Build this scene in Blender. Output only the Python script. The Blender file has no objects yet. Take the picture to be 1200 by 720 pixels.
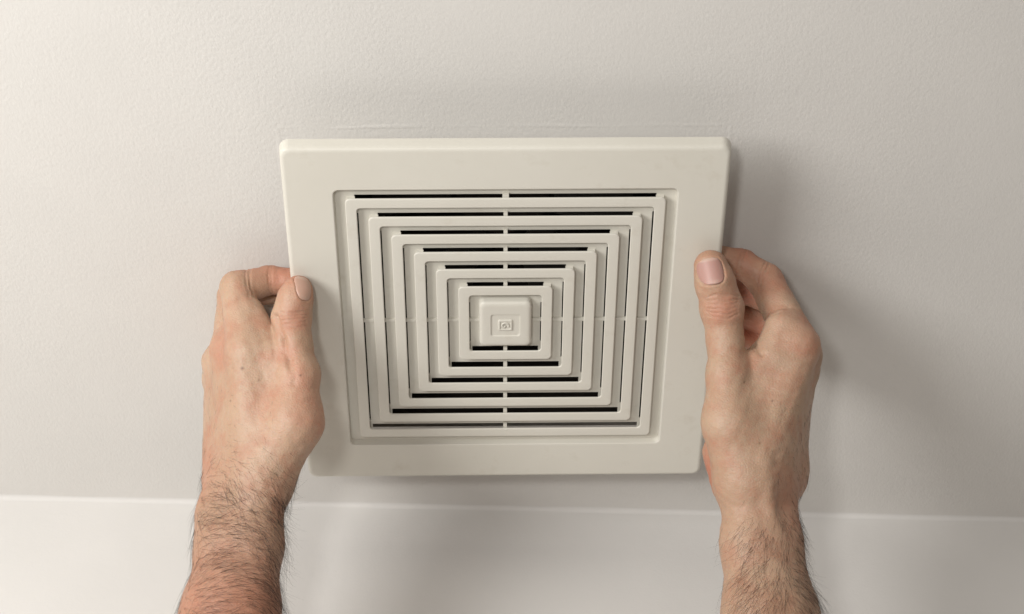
import bpy, bmesh, math, random
import numpy as np
from mathutils import Matrix, Vector

# ------------------------------------------------------------------ camera, world, lamp, exposure
sc = bpy.context.scene
COL = sc.collection
CEIL_Z = 2.40
GAP = 0.034                       # the cover's front hangs this far below the ceiling
# cover frame (x right, y towards the room, h out of the cover's front) -> world
M_COVER = Matrix.Translation((0, 0, CEIL_Z - GAP)) @ Matrix.Rotation(math.pi, 4, 'X')
FPX = 2055.67                     # focal length in pixels of the 1200 px wide photograph
D0 = 924.4                        # camera to cover centre, mm
def rot(a, b, c):
    return Matrix.Rotation(c, 4, 'Z') @ Matrix.Rotation(b, 4, 'Y') @ Matrix.Rotation(a, 4, 'X')
VIEW = Matrix.Translation((-0.003485, -0.009107, -0.924423)) @ rot(math.radians(38.359), math.radians(0.879), math.radians(0.373))
M_CAM = M_COVER @ VIEW.inverted()
cam_d = bpy.data.cameras.new('camera'); cam = bpy.data.objects.new('camera', cam_d); COL.objects.link(cam)
cam_d.sensor_width = 36; cam_d.lens = FPX / 1200 * 36; cam_d.clip_start = 0.02; cam_d.clip_end = 50
cam.matrix_world = M_CAM
sc.camera = cam

w = bpy.data.worlds.new('World'); sc.world = w; w.use_nodes = True
bg = w.node_tree.nodes['Background']; bg.inputs[0].default_value = (1.0, 0.875, 0.765, 1); bg.inputs[1].default_value = 0.175

def area_lamp(name, pos, target, size, power, col):
    d = bpy.data.lights.new(name, 'AREA'); d.shape = 'DISK'; d.size = size; d.energy = power; d.color = col
    o = bpy.data.objects.new(name, d); COL.objects.link(o)
    p = M_COVER @ Vector(pos); t = M_COVER @ Vector(target)
    o.location = p; o.rotation_euler = (t - p).to_track_quat('-Z', 'Y').to_euler()
    return o
area_lamp('room_lamp', (-0.79, 0.68, 0.54), (0.0, -0.05, 0.0), 0.54, 11.2, (1.0, 0.985, 0.955))
area_lamp('camera_light', (-0.15, 0.74, 0.73), (0.0, -0.05, 0.0), 0.10, 2.8, (1.0, 0.98, 0.945))

sc.view_settings.view_transform = 'Standard'; sc.view_settings.look = 'None'
sc.view_settings.exposure = 0.0; sc.view_settings.gamma = 1.0
sc.render.engine = 'CYCLES'

# ------------------------------------------------------------------ helpers
def tag(o, label=None, cat=None, group=None, kind=None):
    if label: o['label'] = label
    if cat: o['category'] = cat
    if group: o['group'] = group
    if kind: o['kind'] = kind
    return o

def link(name, me, mat=None, parent=None, mw=None):
    o = bpy.data.objects.new(name, me); COL.objects.link(o)
    if mat: me.materials.append(mat)
    if parent: o.parent = parent
    if mw is not None: o.matrix_world = mw
    return o

def mesh(name, v, f, smooth=False):
    me = bpy.data.meshes.new(name); me.from_pydata([tuple(p) for p in v], [], [tuple(q) for q in f]); me.update()
    if smooth: me.polygons.foreach_set('use_smooth', [True] * len(me.polygons))
    return me

def rsq(hx, hy, r, h, n=6, cx=0, cy=0):
    """rounded rectangle loop, mm, counter-clockwise"""
    out = []
    for k, (sx, sy) in enumerate(((1, 1), (-1, 1), (-1, -1), (1, -1))):
        for i in range(n + 1):
            a = math.pi / 2 * (k + i / n)
            out.append((cx + sx * (hx - r) + r * math.cos(a), cy + sy * (hy - r) + r * math.sin(a), h))
    return out

def loft(loops, closed=False, cap_first=False, cap_last=False):
    n = len(loops[0]); v = [p for l in loops for p in l]; f = []
    m = len(loops)
    for j in range(m if closed else m - 1):
        a = j * n; b = ((j + 1) % m) * n
        for i in range(n):
            k = (i + 1) % n
            f.append((a + i, a + k, b + k, b + i))
    if cap_first: f.append(tuple(range(n))[::-1])
    if cap_last: f.append(tuple((m - 1) * n + i for i in range(n)))
    return v, f

def mm(v): return [(p[0] * .001, p[1] * .001, p[2] * .001) for p in v]

def cells(rects, top, bot):
    """union of axis-aligned rectangles (x0,x1,y0,y1) as one slab, no shared planes"""
    xs = sorted({round(r[i], 3) for r in rects for i in (0, 1)}); ys = sorted({round(r[i], 3) for r in rects for i in (2, 3)})
    on = set()
    for i in range(len(xs) - 1):
        for j in range(len(ys) - 1):
            x = (xs[i] + xs[i + 1]) / 2; y = (ys[j] + ys[j + 1]) / 2
            if any(r[0] < x < r[1] and r[2] < y < r[3] for r in rects): on.add((i, j))
    idx = {}; v = []; f = []
    def P(i, j, t):
        if (i, j, t) not in idx:
            idx[(i, j, t)] = len(v); v.append((xs[i], ys[j], top if t else bot))
        return idx[(i, j, t)]
    for (i, j) in on:
        f.append((P(i, j, 1), P(i + 1, j, 1), P(i + 1, j + 1, 1), P(i, j + 1, 1)))
        f.append((P(i, j, 0), P(i, j + 1, 0), P(i + 1, j + 1, 0), P(i + 1, j, 0)))
        if (i - 1, j) not in on: f.append((P(i, j, 1), P(i, j + 1, 1), P(i, j + 1, 0), P(i, j, 0)))
        if (i + 1, j) not in on: f.append((P(i + 1, j, 1), P(i + 1, j, 0), P(i + 1, j + 1, 0), P(i + 1, j + 1, 1)))
        if (i, j - 1) not in on: f.append((P(i, j, 1), P(i, j, 0), P(i + 1, j, 0), P(i + 1, j, 1)))
        if (i, j + 1) not in on: f.append((P(i, j + 1, 1), P(i + 1, j + 1, 1), P(i + 1, j + 1, 0), P(i, j + 1, 0)))
    return v, f

def box(x0, x1, y0, y1, z0, z1):
    return cells([(x0, x1, y0, y1)], z1, z0)

def join(*vf):
    V = []; F = []
    for v, f in vf:
        n = len(V); V += list(v); F += [tuple(i + n for i in q) for q in f]
    return V, F

# ------------------------------------------------------------------ materials
class NT:
    def __init__(s, name):
        s.m = bpy.data.materials.new(name); s.m.use_nodes = True; s.t = s.m.node_tree
        s.b = s.t.nodes['Principled BSDF']
        s.co = s.t.nodes.new('ShaderNodeTexCoord').outputs['Object']
    def n(s, typ, ins=None, **kw):
        nd = s.t.nodes.new(typ)
        for k, val in kw.items(): setattr(nd, k, val)
        for k, val in (ins or {}).items():
            if hasattr(val, 'is_output'): s.t.links.new(val, nd.inputs[k])
            else: nd.inputs[k].default_value = val
        return nd
    def scale(s, v): return s.n('ShaderNodeMapping', {'Vector': s.co, 'Scale': v}).outputs[0]
    def noise(s, sc_, det=3, rough=.5, vec=None): return s.n('ShaderNodeTexNoise', {'Vector': vec if vec is not None else s.co, 'Scale': sc_, 'Detail': det, 'Roughness': rough}).outputs['Fac']
    def ramp(s, fac, a, b, ca=(0, 0, 0, 1), cb=(1, 1, 1, 1)):
        r = s.n('ShaderNodeValToRGB', {'Fac': fac}); e = r.color_ramp.elements
        e[0].position = a; e[0].color = ca; e[1].position = b; e[1].color = cb
        return r.outputs[0]
    def mix(s, fac, a, b, mode='MIX'):
        x = s.n('ShaderNodeMix', data_type='RGBA', blend_type=mode)
        for k, val in ((0, fac), (6, a), (7, b)):
            if hasattr(val, 'is_output'): s.t.links.new(val, x.inputs[k])
            else: x.inputs[k].default_value = val
        return x.outputs[2]
    def math(s, op, a, b): return s.n('ShaderNodeMath', {0: a, 1: b}, operation=op).outputs[0]
    def bump(s, h, strength, dist, normal=None):
        ins = {'Height': h, 'Strength': strength, 'Distance': dist}
        if normal is not None: ins['Normal'] = normal
        return s.n('ShaderNodeBump', ins).outputs[0]
    def set(s, **kw):
        for k, val in kw.items():
            k = k.replace('_', ' ')
            if hasattr(val, 'is_output'): s.t.links.new(val, s.b.inputs[k])
            else: s.b.inputs[k].default_value = val
        return s.m

def mat_paint(name, col, fine, coarse, rough=.6):
    t = NT(name)
    a = t.noise(1.0, 2, .55, t.scale((560, 420, 560))); b = t.noise(1.0, 3, .6, t.scale((130, 95, 130)))
    c = t.noise(5, 3, .6); d = t.noise(34, 2, .5)
    base = t.mix(t.ramp(c, .3, .7), tuple(x * .95 for x in col) + (1,), tuple(min(1, x * 1.02) for x in col) + (1,))
    base = t.mix(t.math('MULTIPLY', t.ramp(d, .42, .62), .16), base, tuple(x * .95 for x in col) + (1,))
    vor = t.n('ShaderNodeTexVoronoi', {'Vector': t.co, 'Scale': 26.0, 'Randomness': 1.0}).outputs['Distance']
    spk = t.ramp(vor, .022, .035, (1, 1, 1, 1), (0, 0, 0, 1))
    pick = t.ramp(t.noise(9, 1), .58, .6)
    base = t.mix(t.math('MULTIPLY', t.math('MULTIPLY', spk, pick), .35), base, (.3, .27, .24, 1))
    lap = t.ramp(t.noise(1, 3, .6, t.scale((9, 3.5, 9))), .3, .7, (.35, .35, .35, 1), (1, 1, 1, 1))
    nb = t.bump(t.math('MULTIPLY', a, lap), fine, .0006); nb = t.bump(t.math('MULTIPLY', b, lap), coarse, .0012, nb)
    return t.set(Base_Color=base, Roughness=rough, Normal=nb)

M_CEIL = mat_paint('ceiling_paint', (.688, .669, .640), .44, .16)
M_WALL = mat_paint('wall_paint', (.705, .69, .668), .14, .12, .8)

def mat_plastic():
    t = NT('cream_plastic')
    a = t.noise(14, 4, .6); b = t.noise(900, 2, .5); c = t.noise(55, 4, .65)
    base = t.mix(t.ramp(a, .3, .7), (.66, .636, .565, 1), (.695, .672, .605, 1))
    base = t.mix(t.math('MULTIPLY', t.ramp(c, .58, .76), .30), base, (.50, .45, .36, 1))
    sc1 = t.ramp(t.noise(1, 3, .7, t.n('ShaderNodeMapping', {'Vector': t.co, 'Scale': (30, 260, 30), 'Rotation': (0, 0, .5)}).outputs[0]), .70, .76)
    base = t.mix(t.math('MULTIPLY', sc1, .12), base, (.36, .32, .27, 1))
    r = t.ramp(c, .3, .8, (.36, .36, .36, 1), (.5, .5, .5, 1))
    return t.set(Base_Color=base, Roughness=r, Normal=t.bump(b, .08, .0004), Specular_IOR_Level=.4)
M_PLASTIC = mat_plastic()

def mat_plain(name, col, rough, metal=0.0):
    t = NT(name); a = t.noise(40, 4, .6)
    return t.set(Base_Color=t.mix(a, tuple(c * .7 for c in col) + (1,), tuple(c * 1.2 for c in col) + (1,)), Roughness=rough, Metallic=metal)
M_DARK = mat_plain('dark_housing', (.026, .019, .014), .8)
M_BLADE = mat_plain('dusty_blade', (.05, .045, .04), .7)
M_GYPS = mat_plain('raw_plaster_edge', (.36, .33, .29), .9)

def mat_skin():
    t = NT('skin')
    at = t.n('ShaderNodeAttribute', attribute_name='tone').outputs['Color']
    sep = t.n('ShaderNodeSeparateColor', {0: at})
    red, palm, mole = sep.outputs[0], sep.outputs[1], sep.outputs[2]
    n1 = t.noise(22, 4, .6); n2 = t.noise(75, 4, .65); n3 = t.noise(260, 2, .5)
    base = t.mix(t.ramp(n1, .32, .68), (.45, .292, .195, 1), (.525, .362, .255, 1))
    base = t.mix(t.math('MULTIPLY', t.ramp(n2, .46, .68), .7), base, (.455, .225, .145, 1))
    base = t.mix(palm, base, (.36, .195, .120, 1))
    base = t.mix(red, base, (.47, .175, .11, 1))
    base = t.mix(t.math('MULTIPLY', t.ramp(n3, .62, .74), .30), base, (.38, .215, .145, 1))
    base = t.mix(mole, base, (.17, .085, .05, 1))
    vor = t.n('ShaderNodeTexVoronoi', {'Vector': t.scale((640, 900, 640)), 'Scale': 1.0}, feature='DISTANCE_TO_EDGE').outputs['Distance']
    nb = t.bump(t.ramp(vor, 0, .35), .22, .0004)
    nb = t.bump(t.noise(1, 4, .65, t.scale((240, 420, 240))), .45, .0007, nb)
    rr = t.ramp(n2, .3, .8, (.44, .44, .44, 1), (.58, .58, .58, 1))
    t.b.inputs['Subsurface Radius'].default_value = (1.0, .35, .18)
    return t.set(Base_Color=base, Roughness=rr, Normal=nb, Subsurface_Weight=.25, Subsurface_Scale=.003, Specular_IOR_Level=.5)
M_SKIN = mat_skin()
def mat_nail(name, col):
    t = NT(name)
    at = t.n('ShaderNodeAttribute', attribute_name='tone').outputs['Color']
    base = t.mix(at, col, (.62, .47, .385, 1))
    return t.set(Base_Color=base, Roughness=.42, Subsurface_Weight=.15, Subsurface_Scale=.002)
M_NAIL_L = mat_nail('nail_pale', (.52, .325, .25, 1)); M_NAIL_R = mat_nail('nail_pink', (.47, .265, .225, 1))
def mat_hair():
    t = NT('arm_hair'); return t.set(Base_Color=(.022, .014, .009, 1), Roughness=.5)
M_HAIR = mat_hair()

# ------------------------------------------------------------------ ceiling and wall
HOLE = 95.0; HCY = -8.0
# ceiling slab with the square opening of the fan (cover frame mm: front at h=-34)
R_ = 1600.0
v, f = cells([(-R_, -HOLE, -400, R_), (HOLE, R_, -400, R_), (-HOLE, HOLE, HCY + HOLE, R_), (-HOLE, HOLE, -400, HCY - HOLE)], -34.0, -47.0)
me = mesh('ceiling', mm(v), f); ceiling = link('ceiling', me, M_CEIL, mw=M_COVER); me.materials.append(M_GYPS)
for p in me.polygons:
    if abs(p.normal.z) < .5 and abs(p.center.x) < .0951 and -.1035 < p.center.y < .0875: p.material_index = 1
tag(ceiling, 'off-white painted ceiling with fine stippled texture', 'ceiling', kind='structure')
# old paint line left round the place where the cover sat
rp = []
for (x0, y0, x1, y1) in ((-115, 40, -115, 101.5), (-115, 101.5, 115, 101.5), (115, 101.5, 115, 40)):
    for k in range(46): rp.append((x0 + (x1 - x0) * k / 46, y0 + (y1 - y0) * k / 46, 0 if x0 != x1 else 1))
rng = np.random.RandomState(5); nh = np.convolve(rng.rand(len(rp) + 8), np.ones(5) / 5, 'same')[4:-4]; nw = np.convolve(rng.rand(len(rp) + 8), np.ones(7) / 7, 'same')[4:-4]
rv = []; rf = []
for k, (x, y, vert) in enumerate(rp):
    hgt = max(-.02, (nh[k] - .30) * .36); off = (nw[k] - .5) * 2.4; wd = .9 + nw[k] * 1.6
    for u, z in ((-wd, -34.05), (-wd * .4, -34 + hgt), (wd * .3, -34 + hgt * .9), (wd, -34.05)):
        rv.append((x + (u + off) * vert, y + (u + off) * (1 - vert), z))
for k in range(len(rp) - 1):
    if k % 46 == 45: continue
    for q in range(3): a = k * 4 + q; rf.append((a, a + 4, a + 5, a + 1))
link('paint_ridge', mesh('paint_ridge', mm(rv), rf, True), M_CEIL, ceiling, M_COVER)
# wall: meets the ceiling behind the cover, turned by 2.4 degrees
ang = math.atan2(-26.0, 617.0)
wv, wf = box(-R_, R_, -60.0, 0.0, -60.0, 900.0)
wall = link('wall', mesh('wall', mm(wv), wf), M_WALL, mw=M_COVER @ Matrix.Translation((0, -.1700, 0)) @ Matrix.Rotation(ang, 4, 'Z'))
tag(wall, 'smooth white painted wall meeting the ceiling', 'wall', kind='structure')
# soft bead of filler along the joint
prof = [(2.6 - 2.6 * math.cos(q * math.pi / 16) + .32, -34.0 + 2.6 - 2.6 * math.sin(q * math.pi / 16) + .02) for q in range(9)]
bv = []; bf = []
NB = 60
random.seed(4)
for i in range(NB + 1):
    x = -700 + 1400 * i / NB; k = 1 + random.uniform(-.15, .15)
    for (a, b) in prof: bv.append((x, -.3 + a * k, -34.0 + (b + 34.0) * k))
for i in range(NB):
    for j in range(len(prof) - 1):
        a = i * len(prof) + j; bf.append((a, a + len(prof), a + len(prof) + 1, a + 1))
link('filler_bead', mesh('filler_bead', mm(bv), bf, True), M_WALL, wall, wall.matrix_world.copy())

# ------------------------------------------------------------------ fan housing in the ceiling
hs = bpy.data.objects.new('fan_housing', None); COL.objects.link(hs); hs.matrix_world = M_COVER @ Matrix.Translation((0, HCY * .001, -.047))
tag(hs, 'dark fan housing in the ceiling seen through the slots', 'fan housing')
HW = HOLE - .6
hv, hf = join(cells([(-HW, -HW + 2, -HW, HW), (HW - 2, HW, -HW, HW), (-HW + 2, HW - 2, HW - 2, HW), (-HW + 2, HW - 2, -HW, -HW + 2)], -36, -190), box(-HW, HW, -HW, HW, -194, -190.2))
T_H = M_COVER @ Matrix.Translation((0, HCY * .001, 0))
link('housing_box', mesh('housing_box', mm(hv), hf), M_DARK, hs, T_H)
c = []
for i in range(2): c.append([(30 * math.cos(t) * (1 if i == 0 else .9), 30 * math.sin(t) * (1 if i == 0 else .9), -190 + 60 * i) for t in [k * math.tau / 24 for k in range(24)]])
link('motor', mesh('motor', mm(loft(c, cap_last=True)[0]), loft(c, cap_last=True)[1]), M_DARK, hs, T_H)
for k in range(6):
    a = k * math.tau / 6; bl = []
    for r in (31, 80):
        for s in (-1, 1):
            th = a + s * (.28 if r > 50 else .22)
            bl.append((r * math.cos(th), r * math.sin(th), -130 - 8 * s))
    bl += [(x, y, z - 2) for x, y, z in bl]
    link('fan_blade', mesh('fan_blade', mm(bl), [(0, 2, 3, 1), (4, 5, 7, 6), (0, 1, 5, 4), (2, 6, 7, 3), (0, 4, 6, 2), (1, 3, 7, 5)]), M_BLADE, hs, T_H)

# ------------------------------------------------------------------ the cover
cover = bpy.data.objects.new('vent_cover', None); COL.objects.link(cover); cover.matrix_world = M_COVER
tag(cover, 'square cream plastic exhaust fan cover with nested square louvers', 'vent cover')
def part(name, vf, smooth=False, parent=cover, mat=M_PLASTIC):
    me = mesh(name, mm(vf[0]), vf[1], smooth)
    o = link(name, me, mat, parent, M_COVER)
    if smooth:
        me.set_sharp_from_angle(angle=math.radians(50)); o.modifiers.new('weighted_normals', 'WEIGHTED_NORMAL').keep_sharp = True
    return o
FL = -4.0      # recess floor
SK = -7.6     # back of the skirt
part('face_frame', loft([rsq(109.8, 109.8, 4.2, SK), rsq(111.5, 111.5, 5.3, SK), rsq(110.9, 110.9, 5.0, -2.2), rsq(110.55, 110.55, 4.7, -1.0), rsq(109.9, 109.9, 4.3, -.35), rsq(109.0, 109.0, 3.8, -.05),
    rsq(108.3, 108.3, 3.5, 0), rsq(86.6, 86.6, 3.4, 0), rsq(86.1, 86.1, 3.1, -.12), rsq(85.7, 85.7, 2.9, -.5), rsq(85.4, 85.4, 2.7, FL - 1.2),
    rsq(88, 88, 3, FL - 1.25), rsq(105, 105, 3, -2.4), rsq(109.2, 109.2, 4, -2.4)], closed=True), True)
H = [80.3, 69.1, 58.0, 46.9, 35.9, 24.6]
BW = 5.7
def floor_rects(A, B, top, bottom):
    """floor between an outer edge A and an inner ring B; slots lie on the +y side of each bar"""
    r = []
    side_out = A - .45 if bottom else A + .2
    if top:
        r += [(-A - .2, A + .2, B + .4, A + .2)]
        r += [(s0, s1, B - 3.2, B + .4) for s0, s1 in ((-side_out, -(B - 4.6)), (B - 4.6, side_out))]
    else:
        r += [(-A - .2, A + .2, B - 2.0, A + .2)]
    lo = -(B + 4.4) if bottom else -(A + .2)
    r += [(-side_out, -(B - 2.4), lo, B - 2.0), (B - 2.4, side_out, lo, B - 2.0)]
    r += [(-side_out, side_out, lo, -(B - 2.0))]
    if bottom:
        r += [(-(A + .6), -(A - 1.3), -(A + 4.2), -(B + 1.5)), (A - 1.3, A + .6, -(A + 4.2), -(B + 1.5))]
    return r
edges = [(85.3, H[0], True, False)] + [(H[i] - BW, H[i + 1], True, True) for i in range(5)] + [(H[5] - BW, 13.7, False, True)]
for i, (A, B, tp, bt) in enumerate(edges):
    fl = part('slotted_floor', cells(floor_rects(A, B, tp, bt), FL - .012 * i, FL - 1.0 - .012 * i))
    if tp:   # short rib across the upper slot
        part('rib', box(-1.6 if i == 0 else -1.0, 1.6 if i == 0 else 1.0, B - 2.5, B + 1.4, FL - 1.4, FL + 2.4), parent=cover)
    if bt:
        part('rib', box(-1.0, 1.0, -(A + 2.6), -(B + 3.6), FL - 1.4, FL + 2.4), parent=cover)
for A, B, tp, bt in edges[1:]:
    for sg in (-1, 1):
        x0, x1 = sorted((sg * (B - .5), sg * (A + .5)))
        part('rib', box(x0, x1, -.5, 1.3, FL - .4, FL + .9))
for i, h in enumerate(H):
    q = h - BW; z = -.25
    ring = loft([rsq(h, h, 2.6, z - .9), rsq(h, h, 2.6, z - .55), rsq(h - .18, h - .18, 2.5, z - .2), rsq(h - .6, h - .6, 2.3, z), rsq(q + .5, q + .5, 2.2, z), rsq(q + .15, q + .15, 2.0, z - .2), rsq(q, q, 1.9, z - .5), rsq(q, q, 1.9, z - .9)], closed=True)
    legs = [box(s - 1.1, s + 1.1, -(h - 5), h - 5, FL - .3, z - .8) for s in (-(h - 2.6), h - 2.6)]
    legs += [box(s - 2.0, s + 2.0, h - 3.4, h - .9, FL - .3, z - .8) for s in (-(h - 2.9), h - 2.9)]
    part('louver_ring', join(ring, *legs), True)
cy = .6
capl = []
for hx, r, z in ((13.9, 3, FL - .2), (13.8, 3, -.6), (13.6, 3, .4), (13.0, 2.9, 1.0), (12.2, 2.6, 1.3), (11.4, 2.3, 1.38), (10.6, 2.3, 1.4)):
    capl.append(rsq(hx, hx + 1.1, r, z, cy=cy))
capl += [rsq(8.2, 7.7, 1.7, 1.4, cy=cy - .4), rsq(7.8, 7.3, 1.6, 1.36, cy=cy - .4), rsq(7.5, 7.0, 1.5, .85, cy=cy - .4), rsq(7.0, 6.5, 1.4, .8, cy=cy - .4), rsq(4.1, 3.9, 1.0, .8, cy=cy - .4)]
cap = part('center_cap', loft(capl, cap_last=True), True)
emb = loft([rsq(3.9, 3.7, .9, .7, cy=cy - .4), rsq(3.85, 3.65, .9, 1.1, cy=cy - .4), rsq(3.5, 3.3, .8, 1.4, cy=cy - .4), rsq(2.9, 2.7, .7, 1.4, cy=cy - .4), rsq(2.7, 2.5, .7, .95, cy=cy - .4)], cap_last=True)
em = part('emblem', emb, True, cap)
# curl of the emblem: a small raised hook
tv = []; tf = []; NS = 8
path = [(1.75 * math.cos(a), 1.6 * math.sin(a) + cy - .5, 1.15) for a in np.linspace(math.radians(-35), math.radians(245), 18)] + [(-.1, cy - 1.2, 1.15), (-.1, cy - .6, 1.15)]
for i, p in enumerate(path):
    a = Vector(path[max(0, i - 1)]); b = Vector(path[min(len(path) - 1, i + 1)]); t = (b - a).normalized(); s = t.cross(Vector((0, 0, 1)))
    for k in range(NS):
        th = k * math.tau / NS; q = Vector(p) + s * .5 * math.cos(th) + Vector((0, 0, 1)) * .38 * math.sin(th); tv.append(tuple(q))
for i in range(len(path) - 1):
    for k in range(NS):
        l = (k + 1) % NS; tf.append((i * NS + k, i * NS + l, (i + 1) * NS + l, (i + 1) * NS + k))
part('emblem_curl', (tv, tf), True, cap)

# ------------------------------------------------------------------ hands: one implicit surface each, meshed with surface nets
def P(px, py, dz):
    """pixel of the photograph at D0 - dz mm from the camera -> camera frame, mm"""
    Z = D0 - dz
    return np.array([(px - 600) / FPX * Z, -(py - 360) / FPX * Z, -Z], dtype=np.float32)

class Field:
    def __init__(s, lo, hi, vox):
        s.vox = vox; s.lo = np.array(lo, np.float32); s.n = np.ceil((np.array(hi) - s.lo) / vox).astype(int) + 1
        s.ax = [s.lo[i] + vox * np.arange(s.n[i], dtype=np.float32) for i in range(3)]
        s.d = np.full(tuple(s.n), 25.0, np.float32)
    def win(s, a, b, m):
        sl = []
        for i in range(3):
            i0 = int(max(0, math.floor((min(a[i], b[i]) - m - s.lo[i]) / s.vox))); i1 = int(min(s.n[i], math.ceil((max(a[i], b[i]) + m - s.lo[i]) / s.vox) + 1))
            sl.append(slice(i0, max(i0, i1)))
        return tuple(sl)
    def cone(s, a, b, ra, rb, k, root=None, sub=False, flat=None):
        a = np.asarray(a, np.float32); b = np.asarray(b, np.float32)
        sl = s.win(a, b, max(ra, rb) + 13)
        X = s.ax[0][sl[0]][:, None, None] - a[0]; Y = s.ax[1][sl[1]][None, :, None] - a[1]; Z = s.ax[2][sl[2]][None, None, :] - a[2]
        ba = b - a; L = float(ba @ ba) + 1e-9
        t = np.clip((X * ba[0] + Y * ba[1] + Z * ba[2]) / L, 0, 1)
        q = np.sqrt((X - t * ba[0]) ** 2 + (Y - t * ba[1]) ** 2 + (Z - t * ba[2]) ** 2) - (ra + (rb - ra) * t)
        c = s.d[sl]
        if root is not None:
            p0, kk, rad = root
            rr = (X + a[0] - p0[0]) ** 2 + (Y + a[1] - p0[1]) ** 2 + (Z + a[2] - p0[2]) ** 2
            k = k + (kk - k) * np.exp(-rr / rad ** 2)
        if sub:
            h = np.clip(.5 - .5 * (c + q) / k, 0, 1); s.d[sl] = c + (-q - c) * h + k * h * (1 - h)
        else:
            h = np.clip(.5 + .5 * (c - q) / k, 0, 1); s.d[sl] = c + (q - c) * h - k * h * (1 - h)
    def chain(s, pts, k, root=None, inner=3.0):
        """blend a chain of cones into the field, with its own smooth joints"""
        f2 = Field.__new__(Field); f2.vox = s.vox
        allp = np.array([p for p, r in pts]); m = max(r for p, r in pts) + 13
        sl = s.win(allp.min(0), allp.max(0), m)
        f2.lo = np.array([s.ax[i][sl[i]][0] for i in range(3)]); f2.ax = [s.ax[i][sl[i]] for i in range(3)]; f2.n = np.array([len(x) for x in f2.ax])
        f2.d = np.full(tuple(f2.n), 25.0, np.float32)
        for (p, r), (q, r2) in zip(pts[:-1], pts[1:]): f2.cone(p, q, r, r2, inner)
        c = s.d[sl]; q = f2.d
        if root is not None:
            p0, kk, rad = root
            rr = (f2.ax[0][:, None, None] - p0[0]) ** 2 + (f2.ax[1][None, :, None] - p0[1]) ** 2 + (f2.ax[2][None, None, :] - p0[2]) ** 2
            k = k + (kk - k) * np.exp(-rr / rad ** 2)
        h = np.clip(.5 + .5 * (c - q) / k, 0, 1); s.d[sl] = c + (q - c) * h - k * h * (1 - h)
    def nets(s):
        d = s.d; ins = d < 0; nx, ny, nz = d.shape
        cs = np.zeros((nx - 1, ny - 1, nz - 1), np.int8)
        for i in (0, 1):
            for j in (0, 1):
                for k in (0, 1): cs += ins[i:nx - 1 + i, j:ny - 1 + j, k:nz - 1 + k]
        act = (cs > 0) & (cs < 8)
        I = np.argwhere(act); idx = np.full(act.shape, -1, np.int32); idx[act] = np.arange(len(I))
        acc = np.zeros((len(I), 3), np.float32); cnt = np.zeros(len(I), np.float32)
        cor = [(i, j, k) for i in (0, 1) for j in (0, 1) for k in (0, 1)]
        val = {c: d[I[:, 0] + c[0], I[:, 1] + c[1], I[:, 2] + c[2]] for c in cor}
        for c in cor:
            for ax in range(3):
                if c[ax]: continue
                e = list(c); e[ax] = 1; e = tuple(e); v0, v1 = val[c], val[e]; x = (v0 < 0) != (v1 < 0)
                t = np.where(x, v0 / np.where(x, v0 - v1, 1), 0)
                for a2 in range(3): acc[:, a2] += np.where(x, c[a2] + (t if a2 == ax else 0), 0)
                cnt += x
        V = s.lo + (I + acc / cnt[:, None]) * s.vox
        F = []
        for ax in range(3):
            a, b = (ax + 1) % 3, (ax + 2) % 3
            s0 = [slice(None)] * 3; s1 = [slice(None)] * 3; s0[ax] = slice(0, -1); s1[ax] = slice(1, None)
            i0 = ins[tuple(s0)]; i1 = ins[tuple(s1)]; x = np.argwhere(i0 != i1)
            x = x[(x[:, a] > 0) & (x[:, b] > 0) & (x[:, a] < d.shape[a] - 1) & (x[:, b] < d.shape[b] - 1)]
            fl = i0[x[:, 0], x[:, 1], x[:, 2]]
            def at(da, db):
                y = x.copy(); y[:, a] -= da; y[:, b] -= db; return idx[y[:, 0], y[:, 1], y[:, 2]]
            q = np.stack([at(1, 1), at(0, 1), at(0, 0), at(1, 0)], 1)
            q[~fl] = q[~fl][:, ::-1]; F.append(q)
        F = np.concatenate(F); return V, F[(F >= 0).all(1)]
    def grad(s, V):
        """outward normal of the field at V"""
        g = np.zeros_like(V); e = 1.5
        for ax in range(3):
            o = np.zeros(3, np.float32); o[ax] = e
            g[:, ax] = s.sample(V + o) - s.sample(V - o)
        return g / (np.linalg.norm(g, axis=1, keepdims=True) + 1e-9)
    def sample(s, V):
        u = (V - s.lo) / s.vox; u = np.clip(u, 0, s.n - 1.001); i = u.astype(int); f = u - i
        r = 0
        for c in [(a, b, e) for a in (0, 1) for b in (0, 1) for e in (0, 1)]:
            wgt = np.prod([f[:, k] if c[k] else 1 - f[:, k] for k in range(3)], axis=0)
            r = r + wgt * s.d[i[:, 0] + c[0], i[:, 1] + c[1], i[:, 2] + c[2]]
        return r

def seg_dist(V, a, b):
    ba = b - a; t = np.clip(((V - a) @ ba) / (ba @ ba + 1e-9), 0, 1); return np.linalg.norm(V - (a + t[:, None] * ba), axis=1)

def vnoise(V, sc_, seed):
    """smooth sum-of-sines noise, about -1..1"""
    r = np.random.RandomState(seed); out = 0
    for _ in range(7):
        k = r.normal(size=3); k /= np.linalg.norm(k); out = out + np.sin(V @ k * sc_ * r.uniform(.6, 1.7) + r.uniform(0, 6.28))
    return out / 3.5

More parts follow.
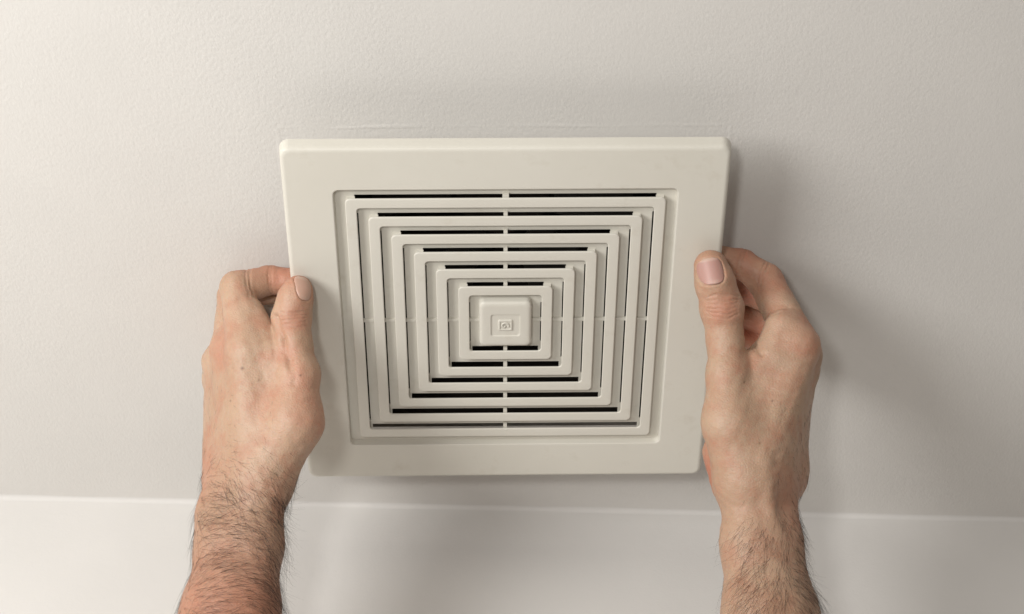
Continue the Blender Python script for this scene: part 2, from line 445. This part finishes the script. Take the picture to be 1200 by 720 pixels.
HAND_VOX = 0.62
def build_hand(spec, seed):
    allp = np.array([p for ch in spec['chains'] for p, r in ch['pts']] + [c[0] for c in spec['blobs']] + [c[1] for c in spec['blobs']])
    rm = 29
    F = Field(allp.min(0) - rm, allp.max(0) + rm, HAND_VOX)
    for a, b, ra, rb, k in spec['blobs']: F.cone(a, b, ra, rb, k)
    for ch in spec['chains']: F.chain(ch['pts'], ch['k'], ch.get('root'), ch.get('inner', 3.0))
    for a, b, ra, rb, k in spec.get('ridges', []): F.cone(a, b, ra, rb, k)
    for a, b, ra, rb, k in spec.get('cuts', []): F.cone(a, b, ra, rb, k, sub=True)
    V, Q = F.nets(); V = V.astype(np.float64); N = F.grad(V.astype(np.float32)).astype(np.float64)
    disp = .28 * vnoise(V, .28, seed) * .5 + .12 * vnoise(V, .9, seed + 1)
    gmax = np.zeros(len(V))
    for a, b, wd, dp in spec.get('grooves', []):       # skin creases
        sa = np.array([V[:, 0], V[:, 1], V[:, 2] * 0]).T; m = -a[2] / -V[:, 2]; sa = sa * m[:, None]
        sa[:, 1] += .45 * vnoise(V, .55, seed + 7); sa[:, 0] += .35 * vnoise(V, .45, seed + 8); a0 = a * np.array([1, 1, 0]); b0 = b * np.array([1, 1, 0]) * (a[2] / b[2])
        dd = seg_dist(sa, a0, b0); gmax = np.maximum(gmax, dp * np.exp(-(dd / wd) ** 2) * (N[:, 2] > -.1) * (np.abs(V[:, 2] - a[2]) < 16))
    disp -= gmax * np.clip(.75 + .5 * vnoise(V, .5, seed + 9), .2, 1.2)
    red = np.zeros(len(V))
    for c, rad, amt in spec.get('red', []):
        red = np.maximum(red, 1.6 * amt * np.exp(-((V - c) ** 2).sum(1) / rad ** 2))
    # nail: raised plate with a fold round it
    nl = spec['nail']; c, u, n = nl['c'], nl['u'] / np.linalg.norm(nl['u']), nl['n']; n = n - u * (n @ u); n /= np.linalg.norm(n); wv_ = np.cross(n, u)
    rel = V - c; a = rel @ u / nl['len']; b = rel @ wv_ / nl['wid']; out = rel @ n
    g = np.where(a > 0, np.abs(a) ** 2.6, np.abs(a) ** 2.4) + np.abs(b) ** 3.0
    face = (N @ n > .05) & (out > -9) & (np.abs(rel @ u) < nl['len'] * 1.6) & (np.abs(rel @ wv_) < nl['wid'] * 1.5)
    e = g - 1
    disp += np.where(face, np.where(e > 0, .18 * np.exp(-((e - .4) / .4) ** 2) - .24 * np.exp(-(e / .16) ** 2), -.55), 0)
    V = V + N * disp[:, None]
    cw = np.array(M_CAM)
    W = (V * .001) @ cw[:3, :3].T + cw[:3, 3]
    NW = N @ cw[:3, :3].T
    org = W.mean(0)
    me = bpy.data.meshes.new('hand'); me.vertices.add(len(W)); me.vertices.foreach_set('co', (W - org).ravel())
    me.loops.add(Q.size); me.loops.foreach_set('vertex_index', Q.ravel().astype(np.int32))
    me.polygons.add(len(Q)); me.polygons.foreach_set('loop_start', np.arange(0, Q.size, 4, dtype=np.int32)); me.polygons.foreach_set('use_smooth', np.ones(len(Q), bool))
    me.update(calc_edges=True); me.validate()
    ca = me.color_attributes.new('tone', 'FLOAT_COLOR', 'POINT')
    cc = np.zeros((len(W), 4), np.float32); cc[:, 0] = np.clip(red, 0, 1); cc[:, 1] = np.clip((360 - FPX * V[:, 1] / -V[:, 2] - 500) / 200, 0, 1) * spec['tan'] * np.clip(.8 + .35 * vnoise(V, .12, seed + 30), 0, 1.2); cc[:, 3] = 1
    for c0, rad in spec['moles']: cc[:, 2] = np.maximum(cc[:, 2], np.exp(-(((V[:, :2] / V[:, 2:] - c0[:2] / c0[2]) * c0[2]) ** 2).sum(1) / rad ** 2) * (N[:, 2] > 0))
    ca.data.foreach_set('color', cc.ravel())
    hand = link('hand', me, M_SKIN, mw=Matrix.Translation(org))
    # nail plate
    nu, nw_ = 15, 13; pv = []; tone = []
    sel = np.where(face & (g < 1.25))[0]
    A = np.stack([rel[sel] @ u, rel[sel] @ wv_], 1); hgt = (V[sel] - c) @ n
    M = np.stack([np.ones(len(A)), A[:, 0], A[:, 1], A[:, 0] ** 2, A[:, 1] ** 2, A[:, 0] * A[:, 1]], 1)
    co = np.linalg.lstsq(M, hgt, rcond=None)[0]
    for i in range(nu):
        aa = -1 + 2 * i / (nu - 1)
        ex = 2.6 if aa > 0 else 2.4
        half = max(0.0, 1 - (abs(aa) * .985) ** ex) ** (1 / 3.0)
        for j in range(nw_):
            bb = (-1 + 2 * j / (nw_ - 1)) * half * .97
            x, y = aa * nl['len'] * .97, bb * nl['wid']
            hh = co @ np.array([1, x, y, x * x, y * y, x * y]) + .52 - .42 * (abs(bb)) ** 4
            pv.append(c + u * x + wv_ * y + n * hh); tone.append(max(0, min(1, (aa - .80) / .1)) * .9 + max(0, min(1, (-.55 - aa) / .25)) * .35 * max(0, 1 - abs(bb) * 1.6))
    pv = np.array(pv); pf = [(i * nw_ + j, i * nw_ + j + 1, (i + 1) * nw_ + j + 1, (i + 1) * nw_ + j) for i in range(nu - 1) for j in range(nw_ - 1)]
    low = pv - n * .7; k0 = len(pv)
    rim = [j for j in range(nw_)] + [i * nw_ + nw_ - 1 for i in range(1, nu)] + [(nu - 1) * nw_ + j for j in range(nw_ - 2, -1, -1)] + [i * nw_ for i in range(nu - 2, 0, -1)]
    pf += [(rim[i], k0 + rim[i], k0 + rim[(i + 1) % len(rim)], rim[(i + 1) % len(rim)]) for i in range(len(rim))]
    allv = np.concatenate([pv, low]); WN = (allv * .001) @ cw[:3, :3].T + cw[:3, 3] - org
    mn = mesh('thumbnail', WN, pf, True); ta = mn.color_attributes.new('tone', 'FLOAT_COLOR', 'POINT')
    ta.data.foreach_set('color', np.repeat(np.array(tone + tone, np.float32), 4)); link('thumbnail', mn, spec['nail_mat'], hand, Matrix.Translation(org))
    # hairs
    r = np.random.RandomState(seed + 50)
    px = 600 + FPX * V[:, 0] / -V[:, 2]; py = 360 - FPX * V[:, 1] / -V[:, 2]
    pr = spec['hair_density'](px, py, N) ; pr = np.clip(pr, 0, None)
    ids = r.choice(len(V), size=spec['hairs'], p=pr / pr.sum())
    hv = []; hf = []
    swirl = np.stack([.30 * vnoise(V, .08, seed + 61), .30 * vnoise(V, .08, seed + 62), np.zeros(len(V))], 1)
    for i in ids:
        p = V[i].copy(); nn = N[i]; L = spec['hair_len'](px[i], py[i]) * r.uniform(.4, 1.3)
        d2 = spec['hair_dir'](px[i], py[i], nn) + r.normal(size=3) * .13 + swirl[i]
        d2 = d2 - nn * (d2 @ nn); d2 /= np.linalg.norm(d2) + 1e-6
        side = np.cross(nn, d2); curl = r.normal() * .6; lift = r.uniform(.12, .45)
        S = 7; r0 = r.uniform(.034, .062); pts = []
        cur = p - nn * .2; dirv = d2 + nn * lift
        for k in range(S + 1):
            pts.append(cur.copy()); dirv = dirv + side * curl / S * 1.2 - nn * (lift * 1.2 / S) ; dirv /= np.linalg.norm(dirv); cur = cur + dirv * L / S
        b0 = len(hv)
        for k, q in enumerate(pts):
            rad = r0 * (1 - .75 * k / S)
            for m_ in range(3):
                th = m_ * 2.0944; hv.append(q + side * rad * math.cos(th) + nn * rad * math.sin(th))
        for k in range(S):
            for m_ in range(3):
                l = (m_ + 1) % 3; hf.append((b0 + k * 3 + m_, b0 + k * 3 + l, b0 + k * 3 + 3 + l, b0 + k * 3 + 3 + m_))
    HV = (np.array(hv) * .001) @ cw[:3, :3].T + cw[:3, 3] - org
    ho = link('arm_hair', mesh('arm_hair', HV, hf, True), M_HAIR, hand, Matrix.Translation(org)); tag(ho, kind='stuff')
    # clearance report
    ci = np.array(M_COVER.inverted()); CW = W @ ci[:3, :3].T + ci[:3, 3]
    wi = np.array(wall.matrix_world.inverted()); WW = W @ wi[:3, :3].T + wi[:3, 3]
    print('HAND', len(V), 'min h above ceiling mm', (CW[:, 2].min() + .034) * 1000, 'min wall clearance', WW[:, 1].min() * 1000)
    return hand

def ch(pts, k=1.6, root=None, inner=3.0):
    p = [(P(*q[:3]), q[3]) for q in pts]
    d = dict(pts=p, k=k, inner=inner)
    if root: d['root'] = (p[root[0]][0], root[1], root[2])
    return d
def bl(a, b, ra, rb, k): return (P(*a), P(*b), ra, rb, k)

# --- left hand
left = dict(
    blobs=[
        # forearm: radius and ulna sides
        bl((246, 940, 118), (261, 720, 60), 25, 19, 8), bl((270, 940, 124), (279, 720, 64), 25, 19, 10),
        bl((261, 720, 60), (262, 640, 44), 19, 13, 10), bl((279, 720, 64), (298, 640, 48), 19, 13, 10),
        bl((262, 640, 44), (260, 605, 34), 13, 11.8, 9), bl((260, 605, 34), (263, 575, 28), 11.8, 11.2, 8), bl((298, 640, 48), (302, 575, 36), 13, 14, 9),
        # metacarpals
        bl((301, 555, 34), (290, 412, 24), 14, 10.5, 9), bl((287, 555, 27), (271, 412, 8), 13, 10.5, 9),
        bl((274, 556, 18), (261, 425, -8), 12.5, 10, 9), bl((265, 560, 12), (259, 442, -22), 11.5, 9, 9),
        # thumb base and web
        bl((310, 560, 34), (346, 495, 36), 15, 13, 9), bl((346, 495, 36), (350, 440, 31), 13, 10.5, 8),
        bl((325, 500, 26), (322, 430, 24), 14, 9.5, 9), bl((306, 425, 22), (322, 425, 24), 9, 8.5, 8),
        bl((330, 520, 14), (315, 560, 14), 12, 12, 9),
        bl((291, 366, 13), (318, 412, 23), 8.0, 8.4, 7),
    ],
    chains=[
        ch([(290, 412, 24, 10.3), (278, 338, 4, 9.0), (316, 328.5, -4, 7.6), (352, 331, -3, 6.8)], 1.4, (0, 8, 16), 2.0),
        ch([(271, 410, 8, 10.0), (274, 348, -14, 8.6), (302, 341, -20, 7.6), (338, 341, -19, 6.8)], 1.4, (0, 8, 16), 2.0),
        ch([(261, 425, -8, 9.5), (272, 392, -32, 8.5), (305, 394, -35, 7.3), (334, 392, -32, 6.5)], 1.4, (0, 8, 16), 2.0),
        ch([(259, 442, -22, 8.6), (280, 426, -42, 7.5), (307, 424, -42, 6.6), (327, 420, -39, 6.0)], 1.4, (0, 8, 16), 2.0),
        ch([(350, 440, 31, 10.2), (344, 402, 27, 9.0), (341.5, 372, 24, 9.6), (346, 350, 25, 8.5), (349.5, 339, 25, 7.0)], 1.2, (0, 9, 13), 4.0),
    ],
    tan=.9, moles=[(P(284, 432, 30), .75), (P(303, 446, 40), .45), (P(352, 440, 40), .5), (P(270, 470, 30), .4)], nail_mat=M_NAIL_L,
    nail=dict(c=P(358, 339, 31), u=P(357, 330, 25) - P(352, 352, 25), n=np.array([.74, .15, .66]), len=5.8, wid=4.6),
    hairs=2300,
)
left['ridges'] = [bl((264, 530, 25.5), (255, 475, 11.5), 1.5, 1.4, 5), bl((255, 475, 11.5), (256, 440, 3), 1.4, 1.2, 5), bl((272, 510, 32), (268, 440, 18.5), 1.4, 1.3, 5)]
left['grooves'] = []
for x in (288, 292.5, 314, 317):
    left['grooves'] += [(P(x + 2, 309, 0), P(x, 322, 2), .6, .45), (P(x, 322, 2), P(x + 1.5, 338, 2), .6, .5), (P(x + 1.5, 338, 2), P(x + 4, 347, 2), .6, .45)]
for y in (364, 368, 373, 378, 382): left['grooves'].append((P(328 + (y % 3), y + 3, 33), P(360 - (y % 4), y, 33), .55, .6))
left['grooves'] += [(P(322, 372, 28), P(333, 398, 31), 1.6, 1.8), (P(333, 398, 31), P(340, 420, 35), 2.0, 2.6), (P(340, 420, 35), P(342, 445, 38), 2.4, 1.8)]
left['red'] = [(P(338, 412, 34), 7, .35), (P(345, 440, 40), 9, .15), (P(352, 335, 25), 10, .45), (P(345, 372, 32), 9, .35), (P(335, 326, -4), 12, .60), (P(300, 325, -2), 12, .35), (P(262, 405, 20), 12, .30), (P(365, 470, 40), 20, .22), (P(240, 560, 20), 20, .25), (P(270, 730, 70), 35, .35)]
def lh_density(px, py, N):
    d = np.clip((py - 520) / 60, 0, 1) * (py < 800) * np.clip((N[:, 2] + .35) * 1.2, 0, 1)
    d = d * (1 + .8 * np.clip((px - 285) / 30, 0, 1) * np.clip((py - 540) / 40, 0, 1))
    d = d + .10 * ((py > 430) & (py < 530) & (px < 320) & (N[:, 2] > 0)) + .9 * ((px > 238) & (px < 262) & (py > 352) & (py < 380)) * (N[:, 0] < -.2) * .5
    return d
left['hair_density'] = lh_density
left['hair_len'] = lambda px, py: 4.0 + 14.5 * min(1, max(0, (py - 500) / 100)) if py > 480 else 3.5
left['hair_dir'] = lambda px, py, n: np.array([1.0, -.15 - .9 * min(1, max(0, (px - 270) / 50)), 0]) if n[0] > -.85 else np.array([-.4, -.5, .4])
# --- right hand
right = dict(
    blobs=[
        bl((912, 940, 118), (894, 720, 62), 25, 18.5, 8), bl((935, 940, 116), (911, 720, 58), 24, 18.5, 10),
        bl((894, 720, 62), (879, 640, 46), 18.5, 13.2, 10), bl((911, 720, 58), (906, 640, 42), 18.5, 13.4, 10),
        bl((879, 640, 46), (878, 585, 38), 13.2, 14, 9), bl((906, 640, 42), (907, 585, 28), 13.4, 12.2, 9),
        bl((923, 550, 14), (921, 562, 14), 9.0, 8.6, 9),
        bl((884, 555, 38), (935, 408, 27), 14, 10.5, 9), bl((899, 555, 31), (938, 416, 10), 13, 10.5, 9),
        bl((907, 556, 22), (937, 432, -7), 12.5, 10, 9), bl((916, 560, 14), (933, 449, -21), 11, 9, 9),
        bl((870, 560, 38), (856, 495, 38), 15, 13, 9), bl((856, 495, 38), (853, 440, 34), 13, 10.5, 8),
        bl((880, 505, 32), (892, 440, 28), 15, 10, 9), bl((912, 418, 26), (890, 428, 28), 9.5, 9, 8),
        bl((848, 530, 16), (856, 568, 14), 11, 10, 7), bl((917, 385, 26), (906, 415, 28), 9.5, 9.5, 6),
    ],
    chains=[
        ch([(935, 405, 27, 10.6), (897, 329, 5, 9.1), (869, 309, 3, 7.6), (842, 303, 4.5, 6.8)], 1.4, (0, 8, 16), 2.0),
        ch([(938, 416, 10, 10.2), (905, 350, -15, 8.8), (874, 340, -19, 7.6), (845, 336, -17, 6.8)], 1.4, (0, 8, 16), 2.0),
        ch([(936, 432, -7, 9.4), (915, 385, -31, 8.5), (884, 371, -32, 7.3), (856, 366, -29, 6.5)], 1.4, (0, 8, 16), 2.0),
        ch([(932, 449, -21, 8.4), (916, 414, -42, 7.5), (891, 400, -40, 6.6), (870, 394, -37, 6.0)], 1.4, (0, 8, 16), 2.0),
        ch([(853, 440, 34, 10.2), (850, 398, 31, 9.0), (846, 362, 31, 10.6), (838, 332, 33, 9.6), (833, 313, 33, 8.6)], 1.2, (0, 9, 13), 4.0),
    ],
    tan=.45, moles=[(P(905, 470, 40), .5), (P(872, 448, 40), .45), (P(890, 520, 45), .4)], nail_mat=M_NAIL_R,
    nail=dict(c=P(834, 318, 42), u=P(832, 304, 33) - P(838, 336, 33), n=np.array([.08, .12, .98]), len=6.9, wid=6.5),
    hairs=1500,
)
right['ridges'] = [bl((893, 540, 48), (917, 440, 35.5), 1.5, 1.4, 5), bl((905, 620, 52), (893, 540, 48), 2.0, 1.5, 6)]
right['grooves'] = []
for y, c in ((348, -3), (353, -1), (357, 0), (361, 2), (365, 3), (369, 4)):
    for x0, x1, u0, u1 in ((830, 840, 0, 1), (840, 854, 1, 1), (854, 865, 1, 0)): right['grooves'].append((P(x0, y + c * u0, 42), P(x1, y + c * u1 - (x1 > 860), 41), .55, .62))
for x, y in ((870, 300), (873, 302), (892, 322), (896, 324)):
    right['grooves'] += [(P(x - 6, y + 18, 4), P(x - 3, y + 4, 3), .6, .45), (P(x - 3, y + 4, 3), P(x + 5, y - 14, 2), .6, .5)]
right['grooves'] += [(P(893, 368, 30), P(925, 360, 34), 0.7, .45), (P(893, 372, 30), P(915, 366, 34), .6, .35), (P(881, 400, 34), P(893, 416, 37), 1.3, 1.5), (P(872, 392, 36), P(884, 410, 37), 1.0, .8)]
right['red'] = [(P(832, 305, 33), 9, .30), (P(850, 360, 40), 10, .40), (P(870, 305, -2), 16, .55), (P(905, 330, 8), 14, .35), (P(876, 345, -10), 14, .5), (P(880, 390, -30), 14, .55), (P(834, 555, 18), 13, .55), (P(945, 400, 30), 14, .25), (P(930, 600, 30), 26, .25)]
def rh_density(px, py, N):
    d = np.clip((py - 585) / 50, 0, 1) * (py < 800) * np.clip((N[:, 2] + .35) * 1.2, 0, 1) * np.clip((px - 862) / 14, .06, 1)
    d = d + .45 * ((py > 470) & (py <= 640) & (px > 895)) * np.clip(N[:, 2] + .6, 0, 1) * np.clip((px - 890) / 40, 0, 1)
    return d
right['hair_density'] = rh_density
right['hair_len'] = lambda px, py: 4.5 + 12.5 * min(1, max(0, (py - 540) / 100))
right['hair_dir'] = lambda px, py, n: np.array([-.35, -1.0, 0]) if px < 925 else np.array([.35, -.9, 0])

lh = build_hand(left, 11)
tag(lh, 'left hand with hairy forearm gripping the vent cover, thumbnail turned aside', 'hand')
rh = build_hand(right, 23)
tag(rh, 'right hand gripping the vent cover with broad thumbnail facing outward', 'hand')
